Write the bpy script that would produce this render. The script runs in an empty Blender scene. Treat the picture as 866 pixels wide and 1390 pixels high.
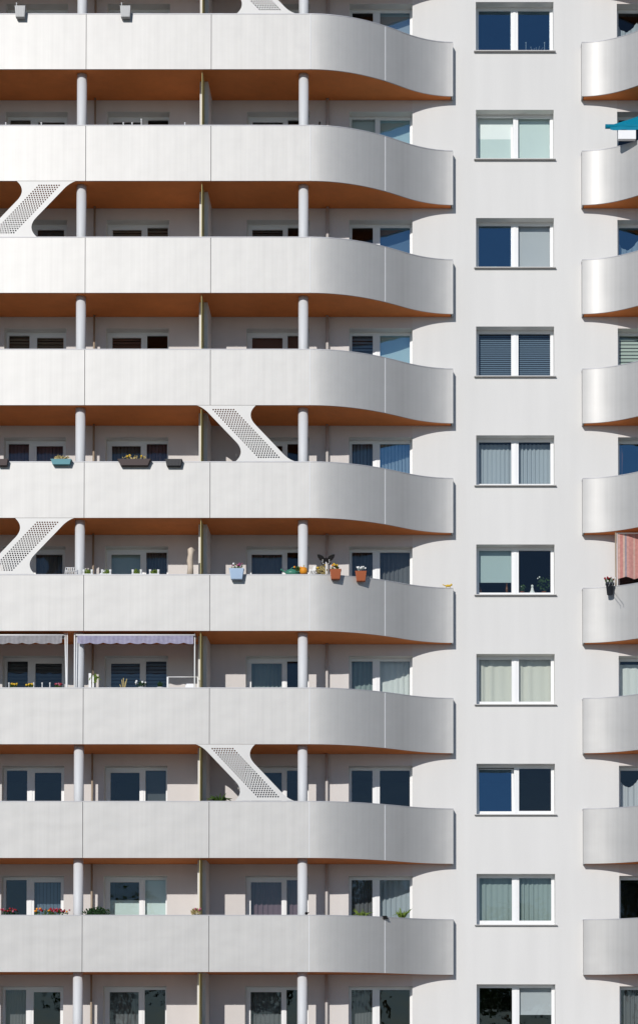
import bpy, bmesh, math, random
from mathutils import Vector, Matrix
random.seed(7)
S = bpy.context.scene
COL = S.collection
PI = math.pi

# ------------------------------------------------------------------ camera
F_PX, DIST, TILT, CXP, CYP = 2681.76, 49.92, 0.0267, 563.5, 1388.0   # of the 866 x 1390 picture
EYE = 1.7
cam = bpy.data.cameras.new('camera'); co = bpy.data.objects.new('camera', cam); COL.objects.link(co)
co.location = (0, -DIST, EYE); co.rotation_euler = (PI/2 + TILT, 0, 0)
cam.sensor_fit = 'VERTICAL'; cam.sensor_height = 36.0; cam.sensor_width = 36.0
cam.lens = 36.0*F_PX/1390
cam.shift_x = -(CXP-433)/1390; cam.shift_y = (CYP-695)/1390
cam.clip_end = 3000
S.camera = co

# ------------------------------------------------------------------ light
SUN_TRAVEL = Vector((0.312, 1.0, -0.470)).normalized()
elev = math.asin(-SUN_TRAVEL.z); rot = math.atan2(-SUN_TRAVEL.x, -SUN_TRAVEL.y)
W = bpy.data.worlds.new('World'); S.world = W; W.use_nodes = True
nt = W.node_tree; nt.nodes.clear()
sky = nt.nodes.new('ShaderNodeTexSky'); sky.sky_type = 'NISHITA'; sky.sun_disc = False
sky.sun_elevation = elev; sky.sun_rotation = rot % (2*PI)
sky.air_density = 0.8; sky.dust_density = 0.0; sky.ozone_density = 3.0
bg = nt.nodes.new('ShaderNodeBackground'); bg.inputs['Strength'].default_value = 0.088
wo = nt.nodes.new('ShaderNodeOutputWorld')
nt.links.new(sky.outputs[0], bg.inputs[0]); nt.links.new(bg.outputs[0], wo.inputs[0])
sl = bpy.data.lights.new('sun', 'SUN'); sl.energy = 3.3; sl.angle = math.radians(0.5); sl.color = (1.0, 0.96, 0.905)
so = bpy.data.objects.new('sun', sl); COL.objects.link(so)
so.rotation_euler = SUN_TRAVEL.to_track_quat('-Z', 'Y').to_euler(); so.location = (-20, -60, 60)
S.view_settings.view_transform = 'Standard'; S.view_settings.look = 'None'
S.view_settings.exposure = 0.0; S.view_settings.gamma = 1.0
S.view_settings.use_curve_mapping = False
S.render.engine = 'CYCLES'
S.cycles.max_bounces = 10; S.cycles.transparent_max_bounces = 16
S.cycles.diffuse_bounces = 5; S.cycles.glossy_bounces = 4

# ------------------------------------------------------------------ measures
TOP0, FH = 28.03, 2.8
def T(r): return TOP0 - FH*r          # top of the parapet of row r
def at(x, y, Y):
    u = (x-CXP)/F_PX; v = (CYP-y)/F_PX
    c, s = math.cos(TILT), math.sin(TILT)
    dy = c - v*s; dz = s + v*c; t = (Y+DIST)/dy
    return Vector((u*t, Y, EYE+dz*t))

# ------------------------------------------------------------------ materials
MATS = {}
def mat(name, col, rough=.6, metal=0., spec=.5, noise=None, bump=None, tint=None, trans=0.):
    """noise: (scale vec, amount) brightness wobble;  bump: (scale vec, strength)"""
    m = bpy.data.materials.new(name); m.use_nodes = True; MATS[name] = m
    n = m.node_tree; p = n.nodes['Principled BSDF']
    p.inputs['Base Color'].default_value = (*col, 1); p.inputs['Roughness'].default_value = rough
    p.inputs['Metallic'].default_value = metal; p.inputs['Specular IOR Level'].default_value = spec
    if noise or bump:
        tc = n.nodes.new('ShaderNodeTexCoord')
    if noise:
        last = None
        for sc, amt in noise:
            mp = n.nodes.new('ShaderNodeMapping'); mp.inputs['Scale'].default_value = sc
            n.links.new(tc.outputs['Object'], mp.inputs[0])
            tx = n.nodes.new('ShaderNodeTexNoise'); tx.inputs['Scale'].default_value = 1; tx.inputs['Detail'].default_value = 5
            n.links.new(mp.outputs[0], tx.inputs['Vector'])
            mr = n.nodes.new('ShaderNodeMapRange'); mr.inputs[1].default_value = .25; mr.inputs[2].default_value = .75
            mr.inputs[3].default_value = 1-amt; mr.inputs[4].default_value = 1+amt*.6
            n.links.new(tx.outputs['Fac'], mr.inputs[0])
            if last is None: last = mr.outputs[0]
            else:
                mu = n.nodes.new('ShaderNodeMath'); mu.operation = 'MULTIPLY'
                n.links.new(last, mu.inputs[0]); n.links.new(mr.outputs[0], mu.inputs[1]); last = mu.outputs[0]
        vm = n.nodes.new('ShaderNodeVectorMath'); vm.operation = 'SCALE'
        vm.inputs[0].default_value = col; n.links.new(last, vm.inputs['Scale'])
        n.links.new(vm.outputs[0], p.inputs['Base Color'])
    if bump:
        prev = None
        for sc, dist in bump:
            mp = n.nodes.new('ShaderNodeMapping'); mp.inputs['Scale'].default_value = sc
            n.links.new(tc.outputs['Object'], mp.inputs[0])
            tx = n.nodes.new('ShaderNodeTexNoise'); tx.inputs['Scale'].default_value = 1; tx.inputs['Detail'].default_value = 2
            n.links.new(mp.outputs[0], tx.inputs['Vector'])
            bp = n.nodes.new('ShaderNodeBump'); bp.inputs['Strength'].default_value = 1; bp.inputs['Distance'].default_value = dist
            n.links.new(tx.outputs['Fac'], bp.inputs['Height'])
            if prev: n.links.new(prev, bp.inputs['Normal'])
            prev = bp.outputs[0]
        n.links.new(prev, p.inputs['Normal'])
    if trans > 0:
        tr = n.nodes.new('ShaderNodeBsdfTranslucent'); tr.inputs[0].default_value = (*col, 1)
        mx = n.nodes.new('ShaderNodeMixShader'); mx.inputs[0].default_value = trans
        out = n.nodes['Material Output']
        n.links.new(p.outputs[0], mx.inputs[1]); n.links.new(tr.outputs[0], mx.inputs[2]); n.links.new(mx.outputs[0], out.inputs[0])
    return m

def glass(name, tint, f0=.2, refl=(.50, .80, 1)):
    m = bpy.data.materials.new(name); m.use_nodes = True; MATS[name] = m
    n = m.node_tree; n.nodes.clear()
    out = n.nodes.new('ShaderNodeOutputMaterial'); mx = n.nodes.new('ShaderNodeMixShader')
    tr = n.nodes.new('ShaderNodeBsdfTransparent'); tr.inputs[0].default_value = (*tint, 1)
    gl = n.nodes.new('ShaderNodeBsdfGlossy'); gl.inputs['Roughness'].default_value = 0.0; gl.inputs['Color'].default_value = (*refl, 1)
    lw = n.nodes.new('ShaderNodeLayerWeight'); lw.inputs['Blend'].default_value = .5
    pw = n.nodes.new('ShaderNodeMath'); pw.operation = 'POWER'; pw.inputs[1].default_value = 5; n.links.new(lw.outputs['Facing'], pw.inputs[0])
    fr = n.nodes.new('ShaderNodeMath'); fr.operation = 'MULTIPLY_ADD'; fr.inputs[1].default_value = 1-f0; fr.inputs[2].default_value = f0; n.links.new(pw.outputs[0], fr.inputs[0])
    tc = n.nodes.new('ShaderNodeTexCoord'); tx = n.nodes.new('ShaderNodeTexNoise'); tx.inputs['Scale'].default_value = 2.2
    bp = n.nodes.new('ShaderNodeBump'); bp.inputs['Distance'].default_value = .003; bp.inputs['Strength'].default_value = 1
    n.links.new(tc.outputs['Object'], tx.inputs['Vector']); n.links.new(tx.outputs['Fac'], bp.inputs['Height'])
    n.links.new(bp.outputs[0], gl.inputs['Normal'])
    n.links.new(fr.outputs[0], mx.inputs[0]); n.links.new(tr.outputs[0], mx.inputs[1]); n.links.new(gl.outputs[0], mx.inputs[2])
    n.links.new(mx.outputs[0], out.inputs[0])
    return m

mat('plaster', (.685, .675, .66), .9, spec=.2, noise=[((.25, .25, .12), .05), ((2.6, 2.6, .22), .04), ((30, 30, 30), .02)], bump=[((60, 60, 60), .0015)])
mat('plaster_loggia', (.655, .62, .60), .9, spec=.2, noise=[((.5, .5, .5), .06), ((3, 3, .3), .04), ((28, 28, 28), .02)], bump=[((60, 60, 60), .0015)])
mat('panel_metal', (.452, .446, .437), .58, metal=.38, spec=.5, noise=[((9, 9, .12), .05), ((30, 30, .3), .035), ((.5, .5, .7), .04), ((2.5, 2.5, 9), .015)],
    bump=[((.9, .9, 1.1), .022), ((11, 11, .15), .0010)])
mat('coping', (.40, .40, .42), .55, metal=.3, noise=[((3, 3, 3), .1)])
mat('soffit_orange', (.76, .235, .06), .7, spec=.3, noise=[((.8, .8, .8), .14), ((5, 5, 5), .06), ((6, 40, 6), .03)])
mat('soffit_edge', (.20, .09, .04), .7)
mat('concrete', (.56, .53, .50), .85, noise=[((4, 4, 4), .1)])
mat('column_paint', (.63, .64, .655), .55, spec=.4, noise=[((3, 3, .8), .04)])
mat('fin_plaster', (.66, .64, .62), .85, noise=[((4, 4, 2), .04)])
mat('screen_olive', (.48, .41, .15), .6, noise=[((3, 3, 2), .08)])
mat('brace_white', (.55, .545, .535), .5, spec=.4, metal=.1, noise=[((2, 2, 2), .03)])
mat('upvc', (.80, .80, .80), .35, spec=.5)
mat('sill_metal', (.45, .44, .43), .5, metal=.2)
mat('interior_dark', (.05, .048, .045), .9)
mat('pipe', (.50, .47, .45), .5, noise=[((4, 4, 1), .1)])
mat('pipe_brown', (.34, .27, .2), .5, noise=[((4, 4, 1), .1)])
mat('reveal_white', (.74, .73, .70), .85, noise=[((4, 4, 4), .03)])
mat('roof', (.2, .2, .2), .9)
mat('gravel', (.30, .27, .23), .95, noise=[((.05, .05, .05), .3), ((5, 5, 5), .3)])
mat('paving', (.30, .29, .28), .9, noise=[((1, 1, 1), .15), ((14, 14, 14), .15)])
glass('sky_tint_glass', (.74, .84, .86), .25); glass('glass', (.84, .89, .88), .05, (.85, .92, 1))  # first glass: blue sky reflection put in by tint and raised reflectance
BLUE = {('M', 0, 0), ('M', 0, 1), ('M', 2, 0), ('M', 7, 0), ('D', 1, 1), ('D', 2, 1), ('D', 3, 1), ('D', 4, 1), ('E', 2, 0), ('E', 4, 0), ('E', 4, 1), ('D', 0, 1)}  # panes that get the tinted-in sky reflection
def C(name, col, rough=.8, trans=0., **k): return mat(name, col, rough, spec=.25, trans=trans, **k)
C('curtain_white', (.80, .80, .78), trans=.15); C('curtain_cream', (.78, .74, .66), trans=.15)
C('curtain_green', (.33, .39, .38), trans=.15); C('curtain_bluegrey', (.46, .50, .55), trans=.15)
C('curtain_purple', (.17, .11, .14)); C('curtain_dark', (.13, .13, .14)); C('blind_mint', (.72, .80, .78), trans=.1)
C('blind_grey', (.55, .55, .58), trans=.1); C('blind_teal', (.40, .48, .48)); C('blind_blue', (.16, .21, .28))
C('blind_brown', (.20, .16, .13)); C('blind_charcoal', (.08, .085, .09)); C('blind_green', (.45, .50, .45)); C('blind_redbrown', (.16, .085, .075))
C('leaf', (.07, .13, .03), .6, trans=.25); C('leaf_light', (.22, .32, .06), .6, trans=.3); C('leaf_dark', (.03, .07, .025), .6, trans=.2)
C('straw', (.45, .36, .16), .8); C('bloom_red', (.30, .02, .03)); C('bloom_pink', (.42, .12, .18)); C('bloom_yellow', (.65, .42, .04))
C('bloom_white', (.8, .8, .78)); C('bloom_orange', (.85, .32, .03)); C('bloom_purple', (.35, .06, .22))
C('terracotta', (.36, .10, .04), .7); C('pot_blue', (.38, .50, .66), .45); C('pot_charcoal', (.035, .04, .05), .5)
C('box_teal', (.10, .28, .32), .45); C('box_brown', (.055, .035, .035), .5); C('box_grey', (.50, .50, .50), .5); C('box_black', (.03, .03, .035), .5)
C('soil', (.05, .03, .02), .9); C('wood_weathered', (.60, .50, .40), .85, noise=[((20, 20, 3), .25)]); C('black_iron', (.006, .005, .005), .85)
C('can_green', (.05, .20, .14), .35); C('pumpkin', (.72, .28, .02), .5); C('white_plastic', (.82, .82, .83), .4); C('figure_white', (.8, .78, .75), .6)
C('bottle_brown', (.16, .06, .02), .2); C('copper', (.6, .22, .12), .3); C('white_metal', (.78, .78, .78), .4); C('mint_cloth', (.30, .62, .55))
C('awning_teal', (.0, .24, .38), .7, trans=.25); C('zebra_dark', (.03, .03, .03)); C('pipe_lit', (.75, .72, .68))

def stripes(name, cols, scale, axis=0, trans=.2):
    m = bpy.data.materials.new(name); m.use_nodes = True; MATS[name] = m
    n = m.node_tree; p = n.nodes['Principled BSDF']; p.inputs['Roughness'].default_value = .85
    p.inputs['Specular IOR Level'].default_value = .2
    tc = n.nodes.new('ShaderNodeTexCoord'); sp = n.nodes.new('ShaderNodeSeparateXYZ')
    n.links.new(tc.outputs['Object'], sp.inputs[0])
    m1 = n.nodes.new('ShaderNodeMath'); m1.operation = 'MULTIPLY'; m1.inputs[1].default_value = scale
    fr = n.nodes.new('ShaderNodeMath'); fr.operation = 'FRACT'
    n.links.new(sp.outputs[axis], m1.inputs[0]); n.links.new(m1.outputs[0], fr.inputs[0])
    cr = n.nodes.new('ShaderNodeValToRGB'); cr.color_ramp.interpolation = 'CONSTANT'
    for i, (pos, c) in enumerate(cols):
        e = cr.color_ramp.elements[i] if i < 2 else cr.color_ramp.elements.new(pos)
        e.position = pos; e.color = (*c, 1)
    n.links.new(fr.outputs[0], cr.inputs[0])
    nz = n.nodes.new('ShaderNodeTexNoise'); nz.inputs['Scale'].default_value = 14; n.links.new(tc.outputs['Object'], nz.inputs['Vector'])
    mr = n.nodes.new('ShaderNodeMapRange'); mr.inputs[3].default_value = .7; mr.inputs[4].default_value = 1.2; n.links.new(nz.outputs['Fac'], mr.inputs[0])
    vm = n.nodes.new('ShaderNodeVectorMath'); vm.operation = 'SCALE'
    n.links.new(cr.outputs[0], vm.inputs[0]); n.links.new(mr.outputs[0], vm.inputs['Scale']); n.links.new(vm.outputs[0], p.inputs['Base Color'])
    tr = n.nodes.new('ShaderNodeBsdfTranslucent'); n.links.new(vm.outputs[0], tr.inputs[0])
    mx = n.nodes.new('ShaderNodeMixShader'); mx.inputs[0].default_value = trans
    n.links.new(p.outputs[0], mx.inputs[1]); n.links.new(tr.outputs[0], mx.inputs[2]); n.links.new(mx.outputs[0], n.nodes['Material Output'].inputs[0])
stripes('awning_lavender', [(0, (.36, .34, .47)), (.5, (.40, .385, .51))], 9)
stripes('awning_grey', [(0, (.33, .32, .34)), (.5, (.37, .36, .38))], 9)
stripes('awning_red', [(0, (.60, .30, .27)), (.30, (.64, .42, .36)), (.42, (.60, .27, .24)), (.62, (.66, .46, .38)), (.74, (.34, .30, .34)), (.86, (.62, .34, .30))], 2.6)

# ------------------------------------------------------------------ mesh helper
class MB:
    def __init__(s): s.v = []; s.f = []; s.mi = []; s.sm = []; s.mats = []; s.cur = 0
    def use(s, name):
        if name not in s.mats: s.mats.append(name)
        s.cur = s.mats.index(name); return s
    def add(s, vs, fs, smooth=False):
        b = len(s.v); s.v += [tuple(v) for v in vs]
        for f in fs: s.f.append([b+i for i in f]); s.mi.append(s.cur); s.sm.append(smooth)
        return s
    def box(s, x0, x1, y0, y1, z0, z1):
        vs = [(x0,y0,z0),(x1,y0,z0),(x1,y1,z0),(x0,y1,z0),(x0,y0,z1),(x1,y0,z1),(x1,y1,z1),(x0,y1,z1)]
        return s.add(vs, [(0,3,2,1),(4,5,6,7),(0,1,5,4),(1,2,6,5),(2,3,7,6),(3,0,4,7)])
    def tube(s, pts, r, n=10, caps=True, radii=None):
        pts = [Vector(p) for p in pts]; vs = []; fs = []
        for i, p in enumerate(pts):
            d = (pts[min(i+1, len(pts)-1)] - pts[max(i-1, 0)]).normalized()
            a = Vector((0, 0, 1)) if abs(d.z) < .9 else Vector((1, 0, 0))
            u = d.cross(a).normalized(); w = d.cross(u).normalized(); rr = radii[i] if radii else r
            for k in range(n): t = 2*PI*k/n; vs.append(p + rr*(u*math.cos(t)+w*math.sin(t)))
        for i in range(len(pts)-1):
            for k in range(n):
                fs.append((i*n+k, i*n+(k+1)%n, (i+1)*n+(k+1)%n, (i+1)*n+k))
        s.add(vs, fs, True)
        if caps: 
            b = len(s.v)-len(vs)
            s.f.append([b+k for k in range(n)][::-1]); s.mi.append(s.cur); s.sm.append(False)
            s.f.append([b+(len(pts)-1)*n+k for k in range(n)]); s.mi.append(s.cur); s.sm.append(False)
        return s
    def lathe(s, c, prof, n=18, sx=1, sy=1):
        vs = []; fs = []
        for (r, z) in prof:
            for k in range(n): t = 2*PI*k/n; vs.append((c[0]+sx*r*math.cos(t), c[1]+sy*r*math.sin(t), c[2]+z))
        for i in range(len(prof)-1):
            for k in range(n): fs.append((i*n+k, i*n+(k+1)%n, (i+1)*n+(k+1)%n, (i+1)*n+k))
        s.add(vs, fs, True); return s
    def ball(s, c, r, sx=1, sy=1, sz=1, n=10):
        return s.lathe(c, [(max(1e-4, r*math.sin(PI*i/n)), -r*sz*math.cos(PI*i/n)) for i in range(n+1)], n+2, sx, sy)
    def prism(s, poly, axis, a0, a1):   # poly in 2D, axis 'y' (x,z) or 'z' (x,y)
        n = len(poly)
        if axis == 'y': vs = [(p[0], a0, p[1]) for p in poly]+[(p[0], a1, p[1]) for p in poly]
        else: vs = [(p[0], p[1], a0) for p in poly]+[(p[0], p[1], a1) for p in poly]
        fs = [tuple(range(n))[::-1], tuple(range(n, 2*n))]+[(i, (i+1)%n, n+(i+1)%n, n+i) for i in range(n)]
        return s.add(vs, fs)
    def leaves(s, c, rx, ry, rz, n, size, up=.0):
        for _ in range(n):
            while True:
                p = Vector((random.uniform(-1,1), random.uniform(-1,1), random.uniform(-1,1)))
                if p.length < 1: break
            q = Vector((c[0]+p.x*rx, c[1]+p.y*ry, c[2]+p.z*rz))
            d = Vector((random.gauss(0,1), random.gauss(0,1), random.gauss(0,1)+up)).normalized()
            u = d.orthogonal().normalized(); w = d.cross(u); sz = size*random.uniform(.6, 1.3)
            s.add([q-d*sz, q+u*sz*.45, q+d*sz, q-u*sz*.45+w*sz*.1], [(0,1,2,3)])
        return s
    def build(s, name, parent=None, recalc=True):
        me = bpy.data.meshes.new(name); me.from_pydata(s.v, [], s.f); 
        for m in s.mats: me.materials.append(MATS[m])
        me.polygons.foreach_set('material_index', s.mi); me.polygons.foreach_set('use_smooth', s.sm)
        if recalc:
            bm = bmesh.new(); bm.from_mesh(me); bmesh.ops.recalc_face_normals(bm, faces=bm.faces); bm.to_mesh(me); bm.free()
        me.update()
        o = bpy.data.objects.new(name, me); COL.objects.link(o)
        if parent: o.parent = parent
        return o
def mb(m): return MB().use(m)
def tag(o, label=None, cat=None, group=None, kind=None):
    if label: o['label'] = label
    if cat: o['category'] = cat
    if group: o['group'] = group
    if kind: o['kind'] = kind
    return o
def empty(name, label, cat, group=None, loc=(0, 0, 0)):
    o = bpy.data.objects.new(name, None); COL.objects.link(o); o.location = loc; o.empty_display_size = .2
    return tag(o, label, cat, group)
def child(o, parent):           # parts are modelled in world coordinates; keep them there under an Empty placed at the base
    o.parent = parent; o.matrix_parent_inverse = Matrix.Translation(-Vector(parent.location)); return o

# ------------------------------------------------------------------ setting
g = mb('gravel').box(-900, 900, -900, 900, -.5, 0).build('ground'); tag(g, 'pale gravel ground spreading in front of the apartment block', 'ground', kind='structure')
g = mb('paving').box(-60, 60, -9, -2.2, -.05, .012).build('pavement'); tag(g, 'grey paved path along the foot of the apartment block', 'pavement', kind='structure')

# ------------------------------------------------------------------ the building
B = empty('apartment_building', 'tall white apartment block with silver curved balconies and orange balcony ceilings', 'building')
XM2 = .957 + 4.234                         # mirror: x -> XM2 - x
XL, XR = -14.5, 10.6
ROWS = range(-1, 10)
REV = .30
openings = []                              # (x0, x1, z0, z1)
WX = {'A': (-10.47, -8.89, -9.88, -9.69), 'B': (-7.88, -6.28, -7.02, -6.87), 'C': (-4.30, -2.70, -3.40, -3.27),
      'D': (-1.685, -.075, -1.09, -.905), 'M': (1.548, 3.535, 2.455, 2.64), 'E': (5.157, 6.77, 6.0, 6.17), 'F': (7.9, 9.5, 8.45, 8.6), 'Z': (-13.9, -12.3, -13.1, -12.95)}
for k, w in WX.items():
    for r in ROWS:
        t = T(r)
        z0, z1 = (t-.13, t+1.17) if k == 'M' else (t-1.0, t+1.12)
        openings.append((w[0], w[1], z0, z1, k, r))
def wall_sheet(name, matn, x0, x1, z0, z1, keys):
    m = mb(matn); ops = [o for o in openings if o[4] in keys]
    xs = sorted({x0, x1, *[o[0] for o in ops], *[o[1] for o in ops]}); zs = sorted({z0, z1, *[o[2] for o in ops], *[o[3] for o in ops]})
    zs = [z for z in zs if z0 <= z <= z1]
    for i in range(len(xs)-1):
        for j in range(len(zs)-1):
            cx, cz = (xs[i]+xs[i+1])/2, (zs[j]+zs[j+1])/2
            if any(o[0] < cx < o[1] and o[2] < cz < o[3] for o in ops): continue
            m.add([(xs[i],0,zs[j]),(xs[i+1],0,zs[j]),(xs[i+1],0,zs[j+1]),(xs[i],0,zs[j+1])], [(0,1,2,3)])
    m.use('reveal_white')
    for (a, b, c, d, k, r) in ops:
        Y = REV+.10
        m.add([(a,0,c),(a,Y,c),(a,Y,d),(a,0,d)], [(0,1,2,3)]); m.add([(b,0,c),(b,0,d),(b,Y,d),(b,Y,c)], [(0,1,2,3)])
        m.add([(a,0,d),(a,Y,d),(b,Y,d),(b,0,d)], [(0,1,2,3)]); m.add([(a,0,c),(b,0,c),(b,Y,c),(a,Y,c)], [(0,1,2,3)])
    return m.build(name, B, recalc=False)
ZT = 33.0
wall_sheet('facade_wall', 'plaster', -.075, 5.157, 0, ZT, 'M')
wall_sheet('loggia_wall', 'plaster_loggia', XL, -.075, 0, ZT, 'ZABCD')
wall_sheet('loggia_wall', 'plaster_loggia', 5.157, XR, 0, ZT, 'EF')
m = mb('plaster'); m.box(XL, XL+.3, .4, 12, 0, ZT).box(XR-.3, XR, .4, 12, 0, ZT).box(XL+.3, XR-.3, 11.7, 12, 0, ZT)
m.build('outer_wall', B)
mb('roof').box(XL-.05, XR+.05, -.05, 12.05, ZT, ZT+.25).build('roof', B)
# rooms behind the panes: floors and party walls
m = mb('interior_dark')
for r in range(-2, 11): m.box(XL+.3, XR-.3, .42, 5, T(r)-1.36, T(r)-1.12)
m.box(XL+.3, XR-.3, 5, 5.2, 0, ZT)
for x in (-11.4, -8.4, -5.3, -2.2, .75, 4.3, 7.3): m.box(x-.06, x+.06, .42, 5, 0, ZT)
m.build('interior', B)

# balconies -----------------------------------------------------------------
YF, YE = -1.6, -.25
X0C, X1C = -2.593, .957
def gcurve(t):
    if t <= 0: return 0
    if t >= 1: return 1
    return t*t/.6375 if t < .6375 else 1-(1-t)**2/.3625
def ycurve(x): return YF + (YE-YF)*gcurve((x-X0C)/(X1C-X0C))
def path(a, b, n):
    pts = []
    for i in range(n+1):
        x = a+(b-a)*i/n; e = .001
        d = Vector((2*e, ycurve(x+e)-ycurve(x-e), 0)).normalized()
        pts.append((Vector((x, ycurve(x), 0)), Vector((-d.y, d.x, 0))))   # point, inward normal
    return pts
def ribbon(m, pts, o0, o1, z0, z1, mir):
    """solid strip following pts from offset o0 to o1 inward"""
    def X(v): return (XM2-v.x, v.y) if mir else (v.x, v.y)
    n = len(pts); vs = []
    for p, nn in pts:
        for o, z in ((o0, z0), (o1, z0), (o1, z1), (o0, z1)):
            q = p+nn*o; a = X(q); vs.append((a[0], a[1], z))
    fs = []
    for i in range(n-1):
        for k in range(4): fs.append((4*i+k, 4*i+(k+1)%4, 4*i+4+(k+1)%4, 4*i+4+k))
    fs += [(0,1,2,3), tuple(4*(n-1)+k for k in (3,2,1,0))]
    return m.add(vs, fs, False)
JOINTS = [-14.25, -11.24, -8.147, -5.05, X0C, -.75, X1C]
JR = [-4.6, X0C, -.75, X1C]
pp = MATS['panel_metal'].node_tree.nodes['Principled BSDF']; pp.inputs['Coat Weight'].default_value = .22; pp.inputs['Coat Roughness'].default_value = .30
# slab outline
def outline(a, inset, mir):
    p = [(a, -.003)]+[(q.x+nn.x*inset, q.y+nn.y*inset) for q, nn in path(a, X1C-inset, 60)]+[(X1C-inset, -.003)]
    if mir: p = [(XM2-x, y) for x, y in p]
    return p
def solid_outline(m, poly, z0, z1):
    return m.prism(poly, 'z', z0, z1)
def balcony(r, mir, shared):
    t = T(r)
    if shared is None:
        J = JR if mir else JOINTS
        sl = solid_outline(mb('concrete'), outline(J[0], .05, mir), -1.36, -1.10)
        parts = {'slab': sl.build('balcony', B)}
        parts['soffit'] = solid_outline(mb('soffit_orange'), outline(J[0], .055, mir), -1.385, -1.362).build('soffit', parts['slab'])
        parts['panels'] = []
        for i in range(len(J)-1):
            g = .007
            a, b = J[i]+(g if i else 0), J[i+1]-(g if i < len(J)-2 else 0)
            m = mb('panel_metal'); n = 2 if b <= X0C+.01 else 34
            ribbon(m, path(a, b, n), 0, .03, -1.40, -.022, mir)
            m.sm = [True]*len(m.sm) if n > 2 else m.sm
            if i == len(J)-2:           # short return to the wall
                x0, x1 = (b-.03, b) if not mir else (XM2-b, XM2-b+.03)
                m.box(x0, x1, YE+.031, -.002, -1.40, -.022)
            o = m.build('parapet_panel', parts['slab'])
            if n > 2:
                md = o.modifiers.new('edges', 'EDGE_SPLIT'); md.split_angle = math.radians(30)
            parts['panels'].append(o)
        m = mb('column_paint')
        for xj in (X0C, -.75): ribbon(m, path(xj-.011, xj+.011, 1), -.006, .0, -1.398, -.023, mir)  # added pale strips standing in for sunlit edges of the lapped panels
        parts['strips'] = m.build('lit_edge_strip', parts['slab'])
        m = mb('coping'); ribbon(m, path(J[0], X1C, 70), -.006, .085, -.022, 0, mir)
        x0, x1 = (X1C-.085, X1C+.006) if not mir else (XM2-X1C-.006, XM2-X1C+.085)
        m.box(x0, x1, YE+.08, -.003, -.0215, -.0005)
        parts['rail'] = m.build('handrail', parts['slab'])
        m = mb('plaster_loggia'); ribbon(m, path(J[0], X1C-.05, 60), .055, .11, -1.10, -.03, mir)
        parts['inner'] = m.build('parapet_core', parts['slab'])
        parts['slab'].location.z = t
        return parts
    c = shared['slab'].copy(); COL.objects.link(c); c.parent = B; c.location.z = t
    for o in [shared['soffit'], shared['rail'], shared['inner'], shared['strips'], *shared['panels']]:
        d = o.copy(); COL.objects.link(d); d.parent = c
    return c
for mir in (False, True):
    sh = None
    for r in range(-1, 10):
        if sh is None: sh = balcony(r, mir, None)
        else: balcony(r, mir, sh)

# columns, party fins, screens, pipes --------------------------------------
colm = MB().use('column_paint'); colm.tube([(0, 0, 0), (0, 0, 2.515)], .122, 28)
fin = mb('fin_plaster').box(-.115, .095, -.96, -.002, .002, 2.513)
scr = mb('screen_olive').box(-.006, .006, -.54, 0, .05, 2.50)
def row_part(mbd, name, x, y, r, first=[{}]):
    key = name+str(id(mbd))
    if key not in first[0]:
        o = mbd.build(name, B); first[0][key] = o
    else:
        o = first[0][key].copy(); COL.objects.link(o); o.parent = B
    o.location = (x, y, T(r)-1.10); return o
pipe = MB().use('pipe'); pipe.tube([(0, 0, .002), (0, 0, 2.51)], .038, 12)
pipe.box(-.05, .05, .02, .098, 1.9, 1.93)
thinp = MB().use('pipe_brown'); thinp.tube([(0, 0, .002), (0, 0, 2.51)], .028, 10)
for r in range(0, 10):
    for x in (-2.78, -8.30, XM2+2.78): row_part(colm, 'column', x, -1.275, r)
    for x, s in ((-5.285, 1), (-11.45, -1)):
        row_part(fin, 'partition_wall', x, 0, r)
        row_part(scr, 'privacy_screen', x, -.962, r)
    row_part(pipe, 'downpipe', -2.235, -.10, r)
    row_part(thinp, 'downpipe', -8.16, -.12, r)

# perforated braces --------------------------------------------------------
def brace_mesh():
    def bez(p0, p1, p2, n=8):
        return [tuple((1-t)**2*a+2*t*(1-t)*b+t*t*c for a, b, c in zip(p0, p1, p2)) for t in [i/n for i in range(n+1)]]
    H = 1.40
    left = bez((0, 0), (.17, .05), (.33, .235)) + bez((.98, .92), (1.20, 1.17), (.96, H-.012), 12)
    right = [(2.41-x, H-.012-y) for x, y in left]
    poly = left + right
    cu = bpy.data.curves.new('brace', 'CURVE'); cu.dimensions = '2D'; cu.fill_mode = 'BOTH'; cu.extrude = .004
    def spl(pts):
        s = cu.splines.new('POLY'); s.points.add(len(pts)-1); s.use_cyclic_u = True
        for i, p in enumerate(pts): s.points[i].co = (p[0], -p[1], 0, 1)
    spl(poly)
    for j in range(24):
        y = .105+j*.0515; x0 = .405+j*.0485+(.0 if j % 2 == 0 else 0)
        for i in range(9):
            cx = x0+i*.0625
            spl([(cx+.021*math.cos(k*PI/4+.39), y+.021*math.sin(k*PI/4+.39)) for k in range(8)])
    o = bpy.data.objects.new('tmp', cu); COL.objects.link(o)
    dg = bpy.context.evaluated_depsgraph_get(); me = bpy.data.meshes.new_from_object(o.evaluated_get(dg))
    bpy.data.objects.remove(o); me.materials.clear(); me.materials.append(MATS['brace_white'])
    me.transform(Matrix.Rotation(PI/2, 4, 'X')); return me
BM = brace_mesh(); BM2 = BM.copy(); BM2.transform(Matrix.Scale(-1, 4, (1, 0, 0))); BM2.flip_normals()
xr = at(267.5, 549.5, YF).x; xl = at(103, 246, YF).x
for r, s in ((0, 1), (2, -1), (4, 1), (5, -1), (7, 1)):
    o = bpy.data.objects.new('diagonal_brace', BM if s > 0 else BM2); COL.objects.link(o); o.parent = B
    o.location = (xr if s > 0 else xl, YF+.014, T(r)+1.395)

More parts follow.
